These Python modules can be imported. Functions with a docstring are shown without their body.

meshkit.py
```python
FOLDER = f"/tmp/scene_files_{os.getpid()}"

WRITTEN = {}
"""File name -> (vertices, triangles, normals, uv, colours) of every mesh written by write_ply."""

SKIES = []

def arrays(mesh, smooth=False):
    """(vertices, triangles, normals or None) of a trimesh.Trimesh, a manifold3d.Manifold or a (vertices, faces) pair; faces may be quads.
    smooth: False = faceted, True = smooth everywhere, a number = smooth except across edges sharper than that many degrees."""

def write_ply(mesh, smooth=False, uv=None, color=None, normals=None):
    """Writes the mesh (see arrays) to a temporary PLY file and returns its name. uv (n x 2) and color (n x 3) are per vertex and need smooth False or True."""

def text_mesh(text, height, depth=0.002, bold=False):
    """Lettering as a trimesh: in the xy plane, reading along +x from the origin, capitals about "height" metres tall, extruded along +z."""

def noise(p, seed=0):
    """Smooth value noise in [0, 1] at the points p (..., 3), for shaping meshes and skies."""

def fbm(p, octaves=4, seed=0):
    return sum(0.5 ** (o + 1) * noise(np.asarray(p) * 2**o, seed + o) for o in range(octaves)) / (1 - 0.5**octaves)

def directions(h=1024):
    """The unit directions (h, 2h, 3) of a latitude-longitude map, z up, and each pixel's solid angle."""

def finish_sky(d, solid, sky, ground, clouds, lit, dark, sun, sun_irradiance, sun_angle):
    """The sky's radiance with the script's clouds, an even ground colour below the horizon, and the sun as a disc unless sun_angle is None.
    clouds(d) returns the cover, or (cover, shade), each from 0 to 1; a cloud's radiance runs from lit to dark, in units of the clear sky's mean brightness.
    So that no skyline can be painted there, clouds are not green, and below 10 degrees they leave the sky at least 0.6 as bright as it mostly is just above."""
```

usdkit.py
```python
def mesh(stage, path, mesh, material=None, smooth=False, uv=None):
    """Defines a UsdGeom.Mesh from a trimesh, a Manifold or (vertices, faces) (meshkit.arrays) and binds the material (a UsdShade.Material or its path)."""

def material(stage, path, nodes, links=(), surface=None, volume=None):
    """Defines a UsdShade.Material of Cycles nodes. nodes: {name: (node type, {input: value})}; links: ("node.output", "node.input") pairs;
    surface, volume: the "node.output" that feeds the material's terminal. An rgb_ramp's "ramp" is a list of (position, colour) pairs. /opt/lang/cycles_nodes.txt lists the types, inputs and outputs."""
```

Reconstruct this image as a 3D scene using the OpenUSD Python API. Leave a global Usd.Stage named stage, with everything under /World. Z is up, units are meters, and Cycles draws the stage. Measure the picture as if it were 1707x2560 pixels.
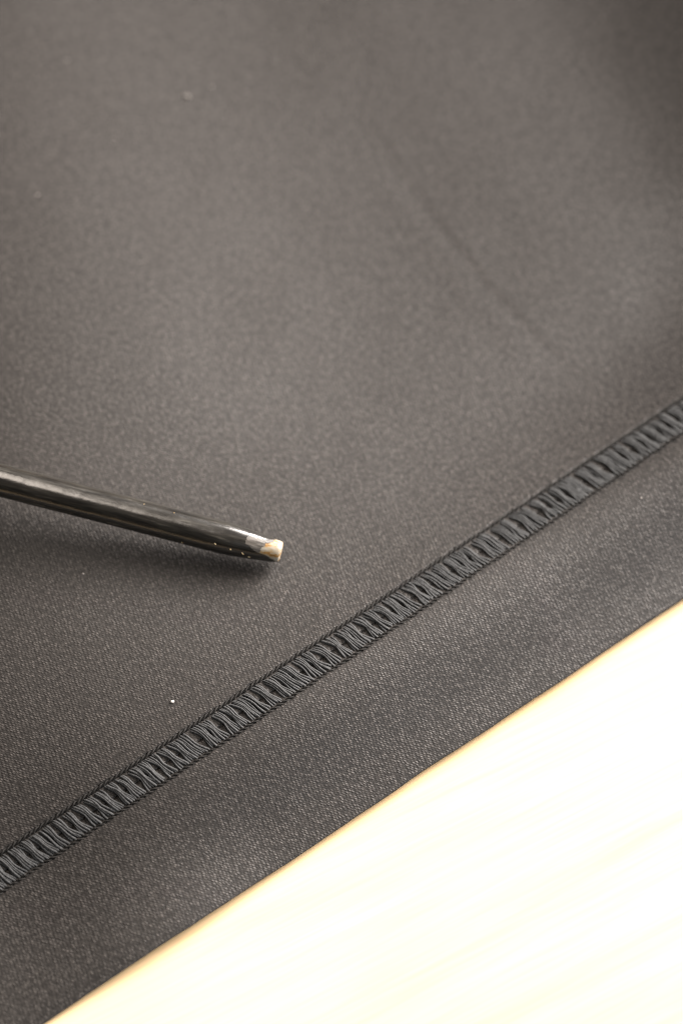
import math
import numpy as np
import trimesh
import usdkit
from meshkit import fbm
from pxr import Gf, Sdf, Usd, UsdGeom, UsdLux, UsdShade, Vt

stage = Usd.Stage.CreateInMemory()
UsdGeom.SetStageUpAxis(stage, "Z")
UsdGeom.SetStageMetersPerUnit(stage, 1.0)
world = UsdGeom.Xform.Define(stage, "/World")
UsdGeom.Scope.Define(stage, "/World/Looks")
MM = 0.001
rng = np.random.default_rng(7)

# ------------------------------------------------------------------ camera
W, H = 1707.0, 2560.0                      # pixels of the photograph
TILT, DIST, SPAN = math.radians(27), 0.36, 0.100
cam = UsdGeom.Camera.Define(stage, "/World/camera")
cam_pos = np.array([0, -DIST * math.sin(TILT), DIST * math.cos(TILT)])
FOCAL = 50.0
cam.AddTranslateOp().Set(Gf.Vec3d(*cam_pos))
cam.AddRotateXOp().Set(math.degrees(TILT))
cam.CreateFocalLengthAttr(FOCAL)
cam.CreateHorizontalApertureAttr(FOCAL * SPAN / DIST)
cam.CreateClippingRangeAttr(Gf.Vec2f(0.02, 50.0))
cam.CreateFStopAttr(5.4)
cam.CreateFocusDistanceAttr(0.339)
cam.CreateExposureAttr(1.3)

# ------------------------------------------------------------------ lights
def rect_light(name, pos, aim, size, color, intensity):
    """A flat lamp at pos facing aim."""
    pos, aim = np.array(pos, float), np.array(aim, float)
    z = (pos - aim) / np.linalg.norm(pos - aim)
    x = np.cross([0, 1, 0.001], z); x /= np.linalg.norm(x)
    y = np.cross(z, x)
    m = Gf.Matrix4d(*x, 0, *y, 0, *z, 0, *pos, 1)
    l = UsdLux.RectLight.Define(stage, "/World/" + name)
    l.AddTransformOp().Set(m)
    l.CreateWidthAttr(size[0]); l.CreateHeightAttr(size[1])
    l.CreateColorAttr(Gf.Vec3f(*color)); l.CreateIntensityAttr(intensity)
    return l

rect_light("lamp_light", (-0.051, 0.082, 0.34), (-0.02, 0.0, 0.0), (0.07, 0.26), (1.0, 0.88, 0.77), 4.3)
rect_light("window_light", (0.77, 0.62, 0.46), (0, 0, 0), (0.80, 0.80), (1.0, 0.935, 0.885), 23.2)
rect_light("room_light", (0.52, -0.50, 0.42), (0, 0, 0), (0.60, 0.60), (0.90, 0.95, 1.0), 1.8)

# ------------------------------------------------------------------ helpers
def at(px, py, z=0.0):
    """The point of the horizontal plane z (metres) that the photograph shows at pixel (px, py)."""
    k = SPAN / DIST / W
    d = np.array([(px - W / 2) * k, -(py - H / 2) * k, -1.0])
    c, s = math.cos(TILT), math.sin(TILT)
    d = np.array([d[0], d[1] * c - d[2] * s, d[1] * s + d[2] * c])
    return cam_pos + d * ((z - cam_pos[2]) / d[2])

def tag(prim, label=None, category=None, group=None, kind=None):
    p = prim.GetPrim() if hasattr(prim, "GetPrim") else prim
    for k, v in (("label", label), ("category", category), ("group", group), ("kind", kind)):
        if v:
            p.SetCustomDataByKey(k, v)
    return prim

taken = {}
def free(path):
    n = taken.get(path, 0)
    taken[path] = n + 1
    return path if n == 0 else f"{path}_{n:03d}"

def thing(name, label, category, loc=(0, 0, 0), group=None):
    x = UsdGeom.Xform.Define(stage, free("/World/" + name))
    x.AddTranslateOp().Set(Gf.Vec3d(*map(float, loc)))
    tag(x, label, category, group)
    return x

def part(parent, name, mesh, material, smooth=40, uv=None, normals=None, label=None, kind=None):
    m = usdkit.mesh(stage, free(f"{parent.GetPath()}/{name}"), mesh, material, smooth=False if normals is not None else smooth, uv=uv)
    if normals is not None:
        m.CreateNormalsAttr(Vt.Vec3fArray.FromNumpy(np.asarray(normals, np.float32)))
        m.SetNormalsInterpolation("vertex")
    tag(m, label, kind=kind)
    return m

def grid_faces(nu, nv, wrap=False):
    """Triangles of a grid of nu x nv vertices (index i * nv + j); wrap closes j."""
    i, j = np.meshgrid(np.arange(nu - 1), np.arange(nv if wrap else nv - 1), indexing="ij")
    k = (j + 1) % nv
    q = np.stack([i * nv + j, (i + 1) * nv + j, (i + 1) * nv + k, i * nv + k], -1).reshape(-1, 4)
    return np.vstack([q[:, [0, 1, 2]], q[:, [0, 2, 3]]])

def grid_normals(P):
    du, dv = np.gradient(P, axis=0), np.gradient(P, axis=1)
    n = np.cross(du, dv)
    return n / (np.linalg.norm(n, axis=-1, keepdims=True) + 1e-30)

def smoothstep(a, b, x):
    t = np.clip((x - a) / (b - a), 0, 1)
    return t * t * (3 - 2 * t)

# ------------------------------------------------------------------ materials
def look(name, nodes, links, surface="p.BSDF"):
    return usdkit.material(stage, "/World/Looks/" + name, nodes, links, surface=surface)

def cloth_look(name, dark, light, bump=1.0):
    """Black knit: rows of small slanting loops, each with its own tone, over a faint mottle."""
    ang = math.radians(51.5)
    nodes = {
        "uv": ("texture_coordinate", {}),
        "wob": ("noise_texture", {"scale": 420.0, "detail": 2.0}),
        "wobs": ("vector_math", {"math_type": "multiply_add", "vector2": (0.00022,) * 3, "vector3": (-0.00011,) * 3}),
        "add": ("vector_math", {"math_type": "add"}),
        "rot": ("mapping", {"mapping_type": "point", "rotation": (0, 0, ang)}),
        "scl": ("mapping", {"mapping_type": "point", "scale": (1 / 0.00056, 1 / 0.00031, 1)}),
        "sep": ("separate_xyz", {}),
        "skew": ("math", {"math_type": "multiply_add", "value2": 0.37}),
        "com": ("combine_xyz", {"z": 0.0}),
        "vor": ("voronoi_texture", {"dimensions": "2D", "feature": "f1", "scale": 1.0, "randomness": 0.45}),
        "cell": ("separate_color", {}),
        "hgt": ("map_range", {"from_min": 0.0, "from_max": 0.62, "to_min": 1.0, "to_max": 0.0}),
        "tone": ("map_range", {"from_min": 0.0, "from_max": 1.0, "to_min": 0.22, "to_max": 1.1}),
        "mul": ("math", {"math_type": "multiply"}),
        "mot": ("noise_texture", {"scale": 1500.0, "detail": 4.0, "roughness": 0.7}),
        "mot2": ("map_range", {"from_min": 0.3, "from_max": 0.7, "to_min": -0.5, "to_max": 0.5}),
        "sum": ("math", {"math_type": "add"}),
        "ramp": ("rgb_ramp", {"ramp": [(0.0, dark), (0.75, light), (1.0, tuple(1.7 * c for c in light))]}),
        "bmp": ("bump", {"strength": 0.9 * bump, "distance": 0.000045}),
        "p": ("principled_bsdf", {"roughness": 0.50, "specular_ior_level": 0.25, "sheen_weight": 0.05, "sheen_roughness": 0.4, "sheen_tint": (0.9, 0.95, 1.0)}),
    }
    links = [("uv.UV", "wob.vector"), ("wob.color", "wobs.vector1"), ("wobs.vector", "add.vector1"), ("uv.UV", "add.vector2"), ("add.vector", "rot.vector"), ("rot.vector", "scl.vector"), ("scl.vector", "sep.vector"),
             ("sep.y", "skew.value1"), ("sep.x", "skew.value3"), ("skew.value", "com.x"), ("sep.y", "com.y"), ("com.vector", "vor.vector"),
             ("vor.distance", "hgt.value"), ("vor.color", "cell.color"), ("cell.r", "tone.value"), ("hgt.result", "mul.value1"), ("tone.result", "mul.value2"),
             ("uv.UV", "mot.vector"), ("mot.fac", "mot2.value"), ("mul.value", "sum.value1"), ("mot2.result", "sum.value2"), ("sum.value", "ramp.fac"),
             ("ramp.color", "p.base_color"), ("mul.value", "bmp.height"), ("bmp.normal", "p.normal")]
    return look(name, nodes, links)

M_CLOTH = cloth_look("black_knit", (0.0098, 0.0083, 0.0073), (0.0338, 0.0295, 0.0265))
M_THREAD = look("black_thread", {
    "g": ("geometry", {}), "n": ("noise_texture", {"scale": 2600.0, "detail": 2.0}),
    "r": ("rgb_ramp", {"ramp": [(0.3, (0.018, 0.018, 0.0178)), (0.7, (0.042, 0.0425, 0.043))]}),
    "b": ("bump", {"strength": 0.7, "distance": 0.00008}),
    "p": ("principled_bsdf", {"roughness": 0.75, "specular_ior_level": 0.2, "sheen_weight": 0.06})},
    [("g.position", "n.vector"), ("n.fac", "r.fac"), ("r.color", "p.base_color"), ("n.fac", "b.height"), ("b.normal", "p.normal")])
M_EDGE = look("dark_edge_thread", {
    "g": ("geometry", {}), "n": ("noise_texture", {"scale": 2600.0, "detail": 2.0}),
    "r": ("rgb_ramp", {"ramp": [(0.3, (0.006, 0.0055, 0.005)), (0.7, (0.018, 0.0165, 0.015))]}),
    "b": ("bump", {"strength": 0.7, "distance": 0.00008}),
    "p": ("principled_bsdf", {"roughness": 0.8, "specular_ior_level": 0.15})},
    [("g.position", "n.vector"), ("n.fac", "r.fac"), ("r.color", "p.base_color"), ("n.fac", "b.height"), ("b.normal", "p.normal")])
M_COAT = look("black_lacquer", {
    "uv": ("texture_coordinate", {}),
    "m": ("mapping", {"mapping_type": "point", "scale": (160.0, 1600.0, 1.0)}),
    "n": ("noise_texture", {"scale": 1.0, "detail": 4.0, "roughness": 0.6}),
    "m2": ("mapping", {"mapping_type": "point", "scale": (420.0, 520.0, 1.0)}),
    "n2": ("noise_texture", {"scale": 1.0, "detail": 3.0}),
    "c": ("rgb_ramp", {"ramp": [(0.35, (0.010, 0.009, 0.008)), (0.62, (0.018, 0.016, 0.013)), (0.76, (0.07, 0.062, 0.05))]}),
    "r": ("map_range", {"from_min": 0.3, "from_max": 0.7, "to_min": 0.17, "to_max": 0.28}),
    "b": ("bump", {"strength": 0.35, "distance": 0.00004}),
    "b2": ("bump", {"strength": 0.35, "distance": 0.00014}),
    "p": ("principled_bsdf", {"ior": 1.8, "specular_ior_level": 0.5})},
    [("uv.UV", "m.vector"), ("m.vector", "n.vector"), ("uv.UV", "m2.vector"), ("m2.vector", "n2.vector"), ("n.fac", "c.fac"), ("n.fac", "r.value"),
     ("c.color", "p.base_color"), ("r.result", "p.roughness"), ("n2.fac", "b2.height"), ("b2.normal", "b.normal"), ("n.fac", "b.height"), ("b.normal", "p.normal")])
M_WORN = look("worn_undercoat", {
    "uv": ("texture_coordinate", {}),
    "m": ("mapping", {"mapping_type": "point", "scale": (350.0, 2600.0, 1.0)}),
    "n": ("noise_texture", {"scale": 1.0, "detail": 4.0, "roughness": 0.65}),
    "c": ("rgb_ramp", {"ramp": [(0.3, (0.015, 0.012, 0.009)), (0.5, (0.045, 0.038, 0.031)), (0.72, (0.11, 0.097, 0.084))]}),
    "b": ("bump", {"strength": 0.8, "distance": 0.0001}),
    "p": ("principled_bsdf", {"roughness": 0.38})},
    [("uv.UV", "m.vector"), ("m.vector", "n.vector"), ("n.fac", "c.fac"), ("c.color", "p.base_color"), ("n.fac", "b.height"), ("b.normal", "p.normal")])
M_CORE = look("bare_core", {
    "uv": ("texture_coordinate", {}),
    "m": ("mapping", {"mapping_type": "point", "scale": (420.0, 900.0, 1.0)}),
    "n": ("noise_texture", {"scale": 1.0, "detail": 4.0, "roughness": 0.6}),
    "c": ("rgb_ramp", {"ramp": [(0.36, (0.03, 0.02, 0.012)), (0.40, (0.14, 0.066, 0.014)), (0.44, (0.22, 0.115, 0.027)), (0.475, (0.20, 0.155, 0.095)), (0.60, (0.235, 0.212, 0.175))]}),
    "b": ("bump", {"strength": 0.7, "distance": 0.0001}),
    "p": ("principled_bsdf", {"roughness": 0.42})},
    [("uv.UV", "m.vector"), ("m.vector", "n.vector"), ("n.fac", "c.fac"), ("c.color", "p.base_color"), ("n.fac", "b.height"), ("b.normal", "p.normal")])
M_CHIP = look("chipped_gold", {"g": ("geometry", {}), "n": ("noise_texture", {"scale": 3000.0}),
    "c": ("rgb_ramp", {"ramp": [(0.35, (0.45, 0.26, 0.08)), (0.65, (0.75, 0.62, 0.38))]}), "p": ("principled_bsdf", {"roughness": 0.4})},
    [("g.position", "n.vector"), ("n.fac", "c.fac"), ("c.color", "p.base_color")])
M_LINT = look("white_lint", {"g": ("geometry", {}), "n": ("noise_texture", {"scale": 5000.0}),
    "c": ("rgb_ramp", {"ramp": [(0.3, (0.30, 0.27, 0.25)), (0.7, (0.55, 0.52, 0.49))]}), "p": ("principled_bsdf", {"roughness": 0.8})},
    [("g.position", "n.vector"), ("n.fac", "c.fac"), ("c.color", "p.base_color")])
M_GREY_LINT = look("grey_lint", {"p": ("principled_bsdf", {"base_color": (0.14, 0.125, 0.115), "roughness": 0.8})}, [])
M_WOOD = look("pale_varnished_wood", {
    "g": ("geometry", {}),
    "r": ("mapping", {"mapping_type": "point", "rotation": (0, 0, math.radians(-27))}),
    "s": ("mapping", {"mapping_type": "point", "scale": (14.0, 190.0, 30.0)}),
    "n": ("noise_texture", {"scale": 1.0, "detail": 5.0, "roughness": 0.55, "distortion": 0.6}),
    "s2": ("mapping", {"mapping_type": "point", "scale": (60.0, 1500.0, 100.0)}),
    "n2": ("noise_texture", {"scale": 1.0, "detail": 2.0}),
    "c": ("rgb_ramp", {"ramp": [(0.30, (0.58, 0.405, 0.215)), (0.48, (0.615, 0.44, 0.248)), (0.70, (0.635, 0.463, 0.272))]}),
    "c2": ("rgb_ramp", {"ramp": [(0.35, (0.90, 0.86, 0.80)), (0.6, (1.0, 1.0, 1.0))]}),
    "x": ("mix", {"mix_type": "multiply", "fac": 0.45}),
    "b": ("bump", {"strength": 0.15, "distance": 0.00006}),
    "p": ("principled_bsdf", {"roughness": 0.45, "coat_weight": 0.3, "coat_roughness": 0.25})},
    [("g.position", "r.vector"), ("r.vector", "s.vector"), ("s.vector", "n.vector"), ("r.vector", "s2.vector"), ("s2.vector", "n2.vector"), ("n.fac", "c.fac"), ("n2.fac", "c2.fac"),
     ("c.color", "x.color1"), ("c2.color", "x.color2"), ("x.color", "p.base_color"), ("n2.fac", "b.height"), ("b.normal", "p.normal")])

# ------------------------------------------------------------------ table top
table = thing("table", "pale varnished wooden table showing at lower right under the black cloth", "table", (0, 0, 0))
b = trimesh.creation.box((0.44, 0.44, 0.022))
b.apply_translation((0.0, 0.0, -0.011))
part(table, "tabletop", b, M_WOOD, smooth=False)

# ------------------------------------------------------------------ cloth
S0, S1 = at(0, 2179, 1.6 * MM), at(1707, 1033, 1.6 * MM)          # middle of the seam
E0, E1 = at(109, 2560, 0.9 * MM), at(1707, 1497, 0.9 * MM)        # folded edge of the hem
eu = (S1 - S0)[:2]; eu /= np.linalg.norm(eu)
ev = np.array([-eu[1], eu[0]])
ORG = S0[:2]
def to_uv(p):
    q = np.asarray(p, float)[..., :2] - ORG
    return np.stack([q @ eu, q @ ev], -1)
ue0, ue1 = to_uv(E0), to_uv(E1)
def edge_v(u):                                                      # v of the hem's fold along the seam
    return ue0[1] + (ue1[1] - ue0[1]) * (u - ue0[0]) / (ue1[0] - ue0[0])
PITCH, HALF = 1.77 * MM, 2.3 * MM
LEAN = 0.42 * PITCH
CR0, CR1 = at(900, 330)[:2], at(1290, 845)[:2]                      # the soft crease at upper right
crd = (CR1 - CR0) / np.linalg.norm(CR1 - CR0)
crn = np.array([-crd[1], crd[0]])                                   # to the upper right

def softplus(x, w):
    return w * np.logaddexp(0, x / w)

SWELL = np.array([(-160, 0.02), (-100, 0.10), (-80, 0.15), (-66, 0.12), (-50, 0.05), (-30, -0.08), (-12, -0.12), (5, -0.14), (20, -0.15), (36, -0.15), (54, 0.06), (70, 0.26), (90, 0.27), (160, 0.12)])
SWELL_NEAR = np.array([(-160, 0.02), (-100, 0.10), (-80, 0.25), (-66, 0.27), (-50, 0.17), (-30, 0.05), (-12, 0.0), (5, -0.02), (20, 0.02), (36, 0.10), (54, 0.14), (70, 0.12), (160, 0.10)])
SW_T = np.arange(-160.0, 160.1, 0.5)
def swell_profile(c):
    h = np.cumsum(np.convolve(np.pad(np.interp(SW_T, c[:, 0], c[:, 1]), 35, mode="edge"), np.hanning(73)[1:-1] / np.hanning(73).sum(), "valid")) * 0.5
    return h - np.interp(-66, SW_T, h) + 0.8
SW_FAR, SW_NEAR = swell_profile(SWELL), swell_profile(SWELL_NEAR)
def swell(x, y):
    """The slow rise and fall of the loose cloth (mm): a low hump left of the middle, a trough before the far right corner."""
    t, w = (0.83 * x + 0.56 * y) / MM, (-0.56 * x + 0.83 * y) / MM
    t = t - 0.28 * np.maximum(w - 20, 0)
    g = smoothstep(-34, 16, w)
    h = g * (np.interp(t, SW_T, SW_FAR) + 3.5) + (1 - g) * np.interp(t, SW_T, SW_NEAR)
    h = 1.5 * np.logaddexp(0, h / 1.5) - 0.3
    uv = to_uv(np.stack([x, y], -1))
    return h * (1 - 0.88 * smoothstep(-78, -35, t) * smoothstep(20, 0, (uv[..., 1] - edge_v(uv[..., 0])) / MM))   # it settles towards the hem's edge

def height(u, v, fine=True):
    """Height (m) of the cloth's upper face above the table."""
    x = ORG[0] + u * eu[0] + v * ev[0]
    y = ORG[1] + u * eu[1] + v * ev[1]
    p = np.stack([x, y, np.zeros_like(x)], -1)
    z = swell(x, y) + 0.85 + 0.30 * smoothstep(3.2 * MM, -3.2 * MM, v)
    free_ = smoothstep(2 * MM, 30 * MM, v)
    z = z + free_ * 0.9 * (fbm(p * 24 + 3.1, 2, 5) - 0.3) + 0.18 * (fbm(p * 90 + 7.7, 2, 9) - 0.5)
    # rise to the right of the crease
    q = np.stack([x, y], -1) - CR0
    a, d = q @ crd, q @ crn
    bend = 0.004 * np.sin(a / 0.012) + 0.003 * np.sin(a / 0.005 + 1)
    dd = d - bend * 0.12 - 0.22 * np.maximum(a - 0.036, 0)
    z = z + 0.04 * smoothstep(-0.005, 0.02, a) * smoothstep(0.060, 0.044, a) * np.exp(-((dd + 0.0024) / 0.0024) ** 2) * free_
    z = z + free_ * 1000 * 0.05 * softplus(dd, 0.004) * smoothstep(-0.03, 0.02, v)
    along = smoothstep(0.012, 0.026, a) * smoothstep(0.060, 0.044, a)
    z = z + 0.075 * along * smoothstep(-0.0001, 0.0019, dd) * smoothstep(0.050, 0.004, dd)
    faint = smoothstep(-0.01, 0.005, a) * smoothstep(0.03, 0.015, a)
    z = z + 0.05 * faint * smoothstep(-0.0002, 0.0026, dd) * smoothstep(0.050, 0.003, dd)
    d_e = np.clip((v - edge_v(u)) / MM, 0, 3)
    z = z - 0.50 * ((3 - d_e) / 3) ** 2                                # the hem rolls over towards its fold
    if fine:
        vm = v / MM
        ph = u / PITCH
        for side in (1, -1):                                           # the cloth is drawn down under the stitches, a little more at each
            sh = HALF / MM + 0.30 + 0.30 * (fbm(np.stack([u * 900, 0 * u + side, 0 * u], -1), 2, 3) - 0.5)
            z = z - np.where(side * vm >= 0, 0.34 * smoothstep(sh + 0.16, sh - 0.20, side * vm), 0)
        k = ph - 0.5
        z = z - 0.14 * np.exp(-(((k - np.round(k)) * PITCH / MM) / 0.36) ** 2 - ((vm - 0.1) / 0.5) ** 2)
    return z * MM

u_lin = np.arange(-34 * MM, 172 * MM, 0.16 * MM)
corner = max(to_uv(at(0, 0))[1], to_uv(at(1707, 0))[1])
v_top = np.concatenate([np.arange(0.0, 4.6, 0.14), np.arange(4.6, 8, 0.4), np.arange(8, corner / MM + 22, 1.3)]) * MM
i_seam_top = int(np.argmin(np.abs(v_top - 3.5 * MM)))
n_hem, n_fold, n_under = 44, 12, 5
U = u_lin[:, None]
VE = edge_v(u_lin)[:, None]
R_F = 0.75 * MM                                                     # radius of the fold
# upper face of the hem: from the seam (v=0) down to the start of the fold
tt = np.concatenate([np.arange(0.14, 3.6, 0.14) * MM, np.zeros(0)])
i_seam_low = len(tt)
v_hem1 = -np.broadcast_to(tt[None], (len(u_lin), len(tt)))
rest = np.linspace(0, 1, 22)[1:]
v_hem2 = -tt[-1] + rest[None] * (VE + R_F + tt[-1])
Vh = np.concatenate([v_hem1, v_hem2], 1)
VTOP = np.broadcast_to(v_top[None], (len(u_lin), len(v_top)))
Vall = np.concatenate([VTOP[:, ::-1], Vh], 1)                          # from the far side of the panel to the fold
Uall = np.broadcast_to(U, Vall.shape)
Z = height(Uall, Vall)
Uw = Uall.copy()
# fold and the turned-under allowance
ze = Z[:, -1:]
xe, ye = ORG[0] + U * eu[0] + VE * ev[0], ORG[1] + U * eu[1] + VE * ev[1]
lift_e = swell(xe, ye) * MM                                         # how far the hem stands off the table
phi = np.linspace(0, math.pi, n_fold + 1)[1:][None]
zc = (ze + lift_e) / 2 + 0.06 * MM
rz = (ze - lift_e) / 2 - 0.06 * MM
wav = 0.35 * MM * (fbm(np.stack([u_lin * 90, 0 * u_lin, 0 * u_lin], -1), 3, 4)[:, None] - 0.5)
Vf = VE + R_F - (R_F + wav) * np.sin(phi)
Zf = zc + rz * np.cos(phi)
Vu = VE + R_F + np.linspace(0, 1, n_under + 1)[1:][None] * (4.5 * MM - VE - R_F)
Zu = np.broadcast_to(lift_e + 0.12 * MM, Vu.shape)
Vall = np.concatenate([Vall, Vf, Vu], 1)
Z = np.concatenate([Z, Zf, Zu], 1)
Uall = np.broadcast_to(U, Vall.shape)
X0, Y0 = ORG[0] + Uall * eu[0] + Vall * ev[0], ORG[1] + Uall * eu[1] + Vall * ev[1]
def drift(x, y):
    """The cloth slides a little as it lifts."""
    h = swell(x, y) * MM / cam_pos[2]
    return h * (cam_pos[0] - x), h * (cam_pos[1] - y)
DX, DY = drift(X0, Y0)
P = np.stack([X0 + DX, Y0 + DY, Z], -1)
N = grid_normals(P)
if N[10, 10, 2] < 0:
    N = -N
# cloth coordinates: length along the seam and arc length across it
arc = np.concatenate([np.zeros((len(u_lin), 1)), np.cumsum(np.hypot(np.diff(Vall, axis=1), np.diff(Z, axis=1)), 1)], 1)
arc = arc - arc[:, len(v_top) - 1:len(v_top)]
UV = np.stack([Uall, -arc], -1)

garment = thing("garment", "black knitted garment laid flat with a stitched hem along its lower right", "garment", (0, 0, 0))
def strip(name, j0, j1, parent, su=1, **kw):
    sl = (slice(None, None, su), slice(j0, j1 + 1))
    p, n, t = P[sl], N[sl], UV[sl]
    nu, nv = p.shape[:2]
    f = grid_faces(nu, nv)
    fn = np.cross(p.reshape(-1, 3)[f[0, 1]] - p.reshape(-1, 3)[f[0, 0]], p.reshape(-1, 3)[f[0, 2]] - p.reshape(-1, 3)[f[0, 0]])
    if fn @ n.reshape(-1, 3)[f[0, 0]] < 0:
        f = f[:, ::-1]
    return part(parent, name, (p.reshape(-1, 3), f), M_CLOTH, uv=t.reshape(-1, 2), normals=n.reshape(-1, 3), **kw)
jt = len(v_top) - 1 - i_seam_top                                     # grid column of the seam's upper border
jb = len(v_top) - 1 + i_seam_low                                     # and of its lower border
strip("fabric_panel", 0, jt, garment)
seam = strip("seam", jt, jb, garment)
strip("hem", jb, P.shape[1] - 1, garment)

# ------------------------------------------------------------------ stitches: every one a bundle of threads
def tube_mesh(pts, rad, sides=6):
    p = np.asarray(pts)
    t = np.gradient(p, axis=0); t /= np.linalg.norm(t, axis=1, keepdims=True)
    a = np.cross(t, [0, 0, 1.0]); a /= np.linalg.norm(a, axis=1, keepdims=True) + 1e-12
    b_ = np.cross(t, a)
    an = np.arange(sides) * 2 * math.pi / sides
    v = p[:, None] + np.broadcast_to(rad, (len(p),))[:, None, None] * (np.cos(an)[None, :, None] * a[:, None] + np.sin(an)[None, :, None] * b_[:, None])
    return v.reshape(-1, 3), grid_faces(len(p), sides, wrap=True)

def on_cloth(u, v, lift):
    z = height(np.asarray(u, float), np.asarray(v, float), fine=False)
    x, y = ORG[0] + u * eu[0] + v * ev[0], ORG[1] + u * eu[1] + v * ev[1]
    dx, dy = drift(x, y)
    return np.stack([x + dx, y + dy, z + lift], -1)

k0, k1 = int(-6 * MM / PITCH), int(to_uv(at(1707, 1034))[0] / PITCH) + 5
s = np.linspace(0, 1, 11)
for k in range(k0, k1):
    uc = k * PITCH + rng.normal(0, 0.075) * PITCH
    V_, F_, n = [], [], 0
    strands = 5 if rng.random() < 0.7 else 4
    top_sp, mid_sp, bot_sp = rng.uniform(0.28, 0.38), rng.uniform(0.18, 0.26), rng.uniform(0.36, 0.46)
    kink, lean = rng.normal(0.0, 0.06), LEAN / PITCH * rng.uniform(0.85, 1.2)
    for q in range(strands):
        w = (q / (strands - 1)) * 2 - 1
        ju = rng.normal(0, 0.045, 3)
        spread = np.where(s < 0.5, mid_sp + (top_sp - mid_sp) * smoothstep(0.5, 0.1, s), mid_sp + (bot_sp - mid_sp) * smoothstep(0.46, 0.95, s))
        bb = lean * (2 * s - 1) + 0.07 * np.sin(2 * math.pi * s) + kink * np.sin(math.pi * s) + w * spread + np.interp(s, [0, 0.5, 1], ju)
        uu = uc + bb * PITCH
        ends = HALF * (1 + rng.normal(0, 0.05, 2))
        vv = ends[0] + (-ends[1] - ends[0]) * s
        lift = (-0.70 + 0.56 * np.sin(np.clip(s, 0.0, 1) * math.pi) ** 0.30 - 0.05 * np.exp(-((s - 0.5) / 0.13) ** 2) - 0.07 * abs(w) + rng.uniform(-0.04, 0.04)) * MM
        r = (0.19 + 0.05 * rng.random()) * MM * (1 - 0.10 * np.exp(-((s - 0.5) / 0.15) ** 2))
        vt, ft = tube_mesh(on_cloth(uu, vv, lift), r)
        V_.append(vt); F_.append(ft + n); n += len(vt)
    part(seam, "stitch", (np.vstack(V_), np.vstack(F_)), M_THREAD, smooth=True)

for side in (1, -1):                                                 # a dark chained row of thread along either edge of the ladder
    ue = np.arange(k0 * PITCH, k1 * PITCH, PITCH / 16)
    V_, F_, n = [], [], 0
    for ply in (0, 1):
        ph = 2 * math.pi * (ue / PITCH + side * LEAN / PITCH) + ply * math.pi
        jit = 0.10 * (fbm(np.stack([ue * 700, 0 * ue + ply * 9 + side, 0 * ue], -1), 2, 7) - 0.5)
        vv = side * (HALF + (0.14 + 0.13 * np.sin(ph) + jit) * MM)
        vt, ft = tube_mesh(on_cloth(ue, vv, (-0.20 + 0.11 * np.cos(ph) + jit) * MM), 0.15 * MM)
        V_.append(vt); F_.append(ft + n); n += len(vt)
    part(seam, "edge_thread", (np.vstack(V_), np.vstack(F_)), M_EDGE, smooth=True)

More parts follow.
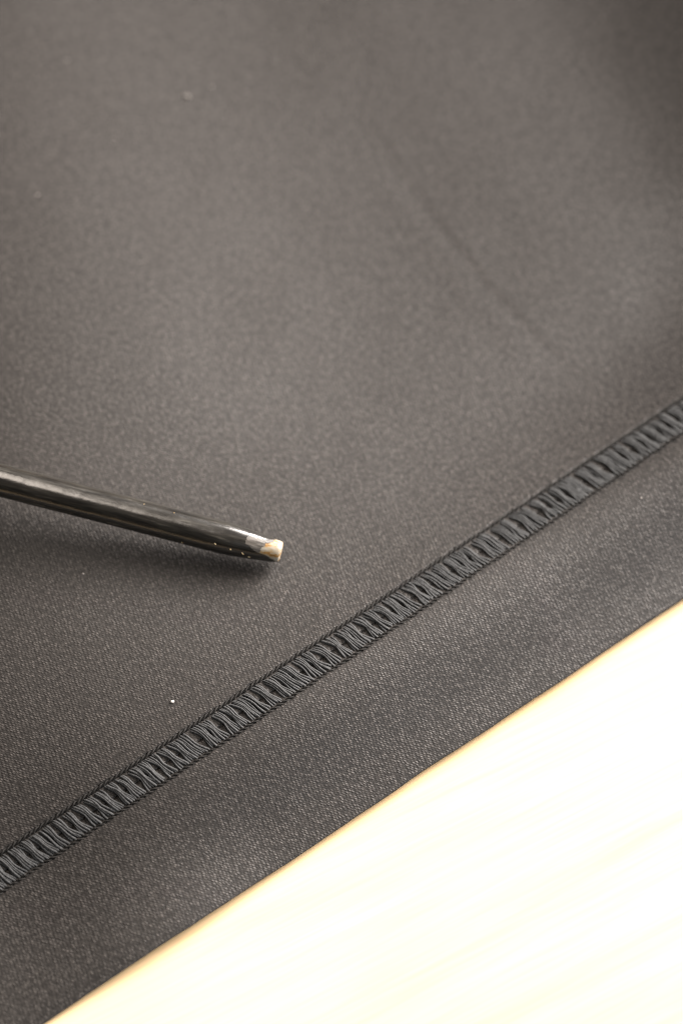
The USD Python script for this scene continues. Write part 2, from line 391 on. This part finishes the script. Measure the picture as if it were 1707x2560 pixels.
# ------------------------------------------------------------------ rod
def cloth_z(px, py):
    """Height of the cloth where the photograph shows (px, py)."""
    q = at(px, py, 1.6 * MM)
    return float(height(*to_uv(q)[:, None], fine=False)[0])
TIP_Z, LEFT_Z = cloth_z(690, 1382) + 2.7 * MM, cloth_z(0, 1205) + 6.5 * MM
print("rod", TIP_Z, LEFT_Z)
A, B = at(703, 1381, TIP_Z), at(0, 1200, LEFT_Z)
axis = (B - A) / np.linalg.norm(B - A)
toc = cam_pos - A; toc -= axis * (toc @ axis); toc /= np.linalg.norm(toc)      # around the rod: towards the viewer's side
upv = np.cross(toc, axis); upv = upv if upv[1] > 0 else -upv                     # and towards the back
rod = thing("rod", "slim glossy black rod with a chipped cream and gold end lying on the black garment", "rod", tuple(A))
def radius(sv):
    return (1.58 + 0.76 * smoothstep(-1.5, 9.0, sv / MM) - 0.16 * np.exp(-sv / MM / 0.25)) * MM
def shell(s_rows, thetas, rad_off, ragged):
    """Grid of points: s_rows (rows x theta) distance from the tip, theta around."""
    r = radius(s_rows) + rad_off
    bumpy = 0.035 * MM * (fbm(np.stack([s_rows * 260, np.cos(thetas)[None] + 0 * s_rows, np.sin(thetas)[None] + 0 * s_rows], -1) * [1, 2.2, 2.2] + 11, 3, 2) - 0.5)
    r = r + bumpy
    return axis * s_rows[..., None] + toc * (r * np.cos(thetas))[..., None] + upv * (r * np.sin(thetas))[..., None]
NT = 120
th = np.linspace(-math.pi, math.pi, NT, endpoint=False)
deg = np.degrees(th)
def ring_noise(freq, seed):
    return fbm(np.stack([np.cos(th) * freq, np.sin(th) * freq, 0 * th], -1) + 20, 3, seed) - 0.5
d_coat = np.interp(deg, [-180, -95, -70, -52, -40, -30, -20, -10, 4, 20, 30, 37, 43, 60, 95, 180], [1.0, 0.8, 0.9, 1.2, 1.7, 2.6, 3.9, 4.8, 5.3, 5.3, 5.1, 4.2, 2.2, 1.8, 1.6, 1.0]) + 1.3 * ring_noise(7.0, 6)
d_worn = np.interp(deg, [-180, -80, -55, -40, -30, -10, 10, 30, 45, 70, 180], [0.5, 0.5, 1.0, 2.3, 2.9, 3.0, 2.7, 2.1, 1.4, 1.1, 0.5]) + 1.8 * ring_noise(6.5, 8)
d_coat = np.maximum(d_coat, 0.5); d_worn = np.clip(d_worn, 0.25, d_coat - 0.1)
def layer(name, start, length, off, drop, mat, rows, label=None):
    lin = np.concatenate([[0, 0.0], np.linspace(0, 1, rows)[1:] ** 1.5])
    sr = (start[None] + lin[:, None] * (length - start[None])) * MM
    offs = np.full(sr.shape, off); offs[0] = off - drop; offs[1] = off - drop * 0.15
    sr[0] -= 0.03 * MM
    p = shell(sr, th, offs * MM, True)
    uv = np.stack([sr, np.broadcast_to(th * 2.2 * MM, sr.shape)], -1)
    f = grid_faces(sr.shape[0], NT, wrap=True)
    c = p.reshape(-1, 3)
    g = trimesh.Trimesh(c, f, process=False)
    if (g.face_normals[NT * 20] @ (g.triangles_center[NT * 20] - axis * (g.triangles_center[NT * 20] @ axis))) < 0:
        f = f[:, ::-1]
    return part(rod, name, (c, f), mat, smooth=True, uv=uv.reshape(-1, 2), label=label)
layer("lacquer_coat", d_coat, 78.0, 0.0, 0.0, M_COAT, 110)
layer("worn_undercoat", d_worn, 16.0, -0.04, 0.0, M_WORN, 60, "grey scraped undercoat behind the bare end")
# bare end: side, rounded rim and a rough cut face
rows = [(0.0, 0.0), (0.0, 0.35), (0.02, 0.7), (0.10, 0.9)] + [(x, 1.0) for x in np.linspace(0.22, 14, 50)]
sr = np.array([x for x, _ in rows])[:, None] * MM + np.zeros((1, NT))
fac = np.array([y for _, y in rows])[:, None]
rag = 0.22 * MM * (fbm(np.stack([np.cos(th)[None] * fac * 4, np.sin(th)[None] * fac * 4, 0 * th[None] * fac], -1) + 5, 3, 12) - 0.5)
sr = sr + rag * (sr < 0.5 * MM)
rr = (radius(np.maximum(sr, 0)) - 0.10 * MM) * fac
p = axis * sr[..., None] + toc * (rr * np.cos(th))[..., None] + upv * (rr * np.sin(th))[..., None]
f = grid_faces(len(rows), NT, wrap=True)
g = trimesh.Trimesh(p.reshape(-1, 3), f, process=False)
if g.face_normals[NT * 30] @ (g.triangles_center[NT * 30] - axis * (g.triangles_center[NT * 30] @ axis)) < 0:
    f = f[:, ::-1]
part(rod, "bare_end", (p.reshape(-1, 3), f), M_CORE, smooth=True, uv=np.stack([sr, th * 1.7 * MM + fac * MM + 0 * sr], -1).reshape(-1, 2), label="cream and gold bare end of the rod")

def chip(s0, t0, ls, lt, turn=0.0):
    n = 14
    a = np.arange(n) * 2 * math.pi / n
    rad = 1 + 0.35 * (rng.random(n) - 0.5)
    vs, k = [], 0
    for sc, h in ((0, 0.045), (0.6, 0.04), (1.0, -0.03)):
        x, y = sc * rad * np.cos(a) * ls, sc * rad * np.sin(a) * lt
        ss, tt_ = s0 + x * math.cos(turn) - y * math.sin(turn), x * math.sin(turn) + y * math.cos(turn)
        R = radius(ss * MM) + h * MM
        tq = math.radians(t0) + tt_ * MM / R
        vs.append(axis * (ss * MM)[:, None] + toc * (R * np.cos(tq))[:, None] + upv * (R * np.sin(tq))[:, None])
    v = np.vstack(vs)
    f = grid_faces(3, n, wrap=True)
    part(rod, "paint_chip", (v, f), M_CHIP, smooth=True)
for c in ((9.3, -30, 0.20, 0.09, 0.5), (7.0, -38, 0.17, 0.11, 0.4), (5.2, -47, 0.34, 0.09, 0.75), (13.9, -66, 0.16, 0.05, 0.0), (4.2, -62, 0.30, 0.08, 0.1), (16.0, 44, 0.13, 0.05, 0.2), (20.4, 48, 0.09, 0.05, 0.0)):
    chip(*c)

# ------------------------------------------------------------------ lint on the cloth
def lint(px, py, size, label, stretch=1.3, turn=0.3, mat=M_GREY_LINT):
    z = cloth_z(px, py)
    P0 = at(px, py, z)
    m = trimesh.creation.icosphere(2, 1.0)
    v = m.vertices * (1 + 0.7 * (fbm(m.vertices * 1.9 + px, 3, 3) - 0.5))[:, None]
    v = v * [stretch, 0.85, 0.6]
    c, s_ = math.cos(turn), math.sin(turn)
    v = v @ np.array([[c, s_, 0], [-s_, c, 0], [0, 0, 1]]) * size / 2 * MM
    v[:, 2] -= v[:, 2].min() + 0.04 * MM
    path = free("/World/lint_speck")
    me = usdkit.mesh(stage, path, (v, m.faces), mat, smooth=True)
    me.AddTranslateOp().Set(Gf.Vec3d(*map(float, P0)))
    tag(me, label, "lint", "lint specks on the black cloth")
lint(431, 1755, 0.44, "largest white lint speck on the cloth just above the seam at lower left", mat=M_LINT)
lint(468, 241, 0.6, "pinkish elongated lint speck high on the cloth at upper left", 1.7, -0.2)
lint(168, 151, 0.4, "pale lint speck nearest the top left corner of the cloth")
lint(529, 216, 0.36, "tiny lint speck just right of the elongated one at upper left", 1.0)
lint(94, 487, 0.4, "faint lint speck near the left edge well above the rod", 1.1)
lint(1602, 1246, 0.28, "white lint speck on the hem between seam and edge at far right", 1.2, 0.9)
lint(207, 1435, 0.34, "small lint speck in the shade below the black rod", 1.0)
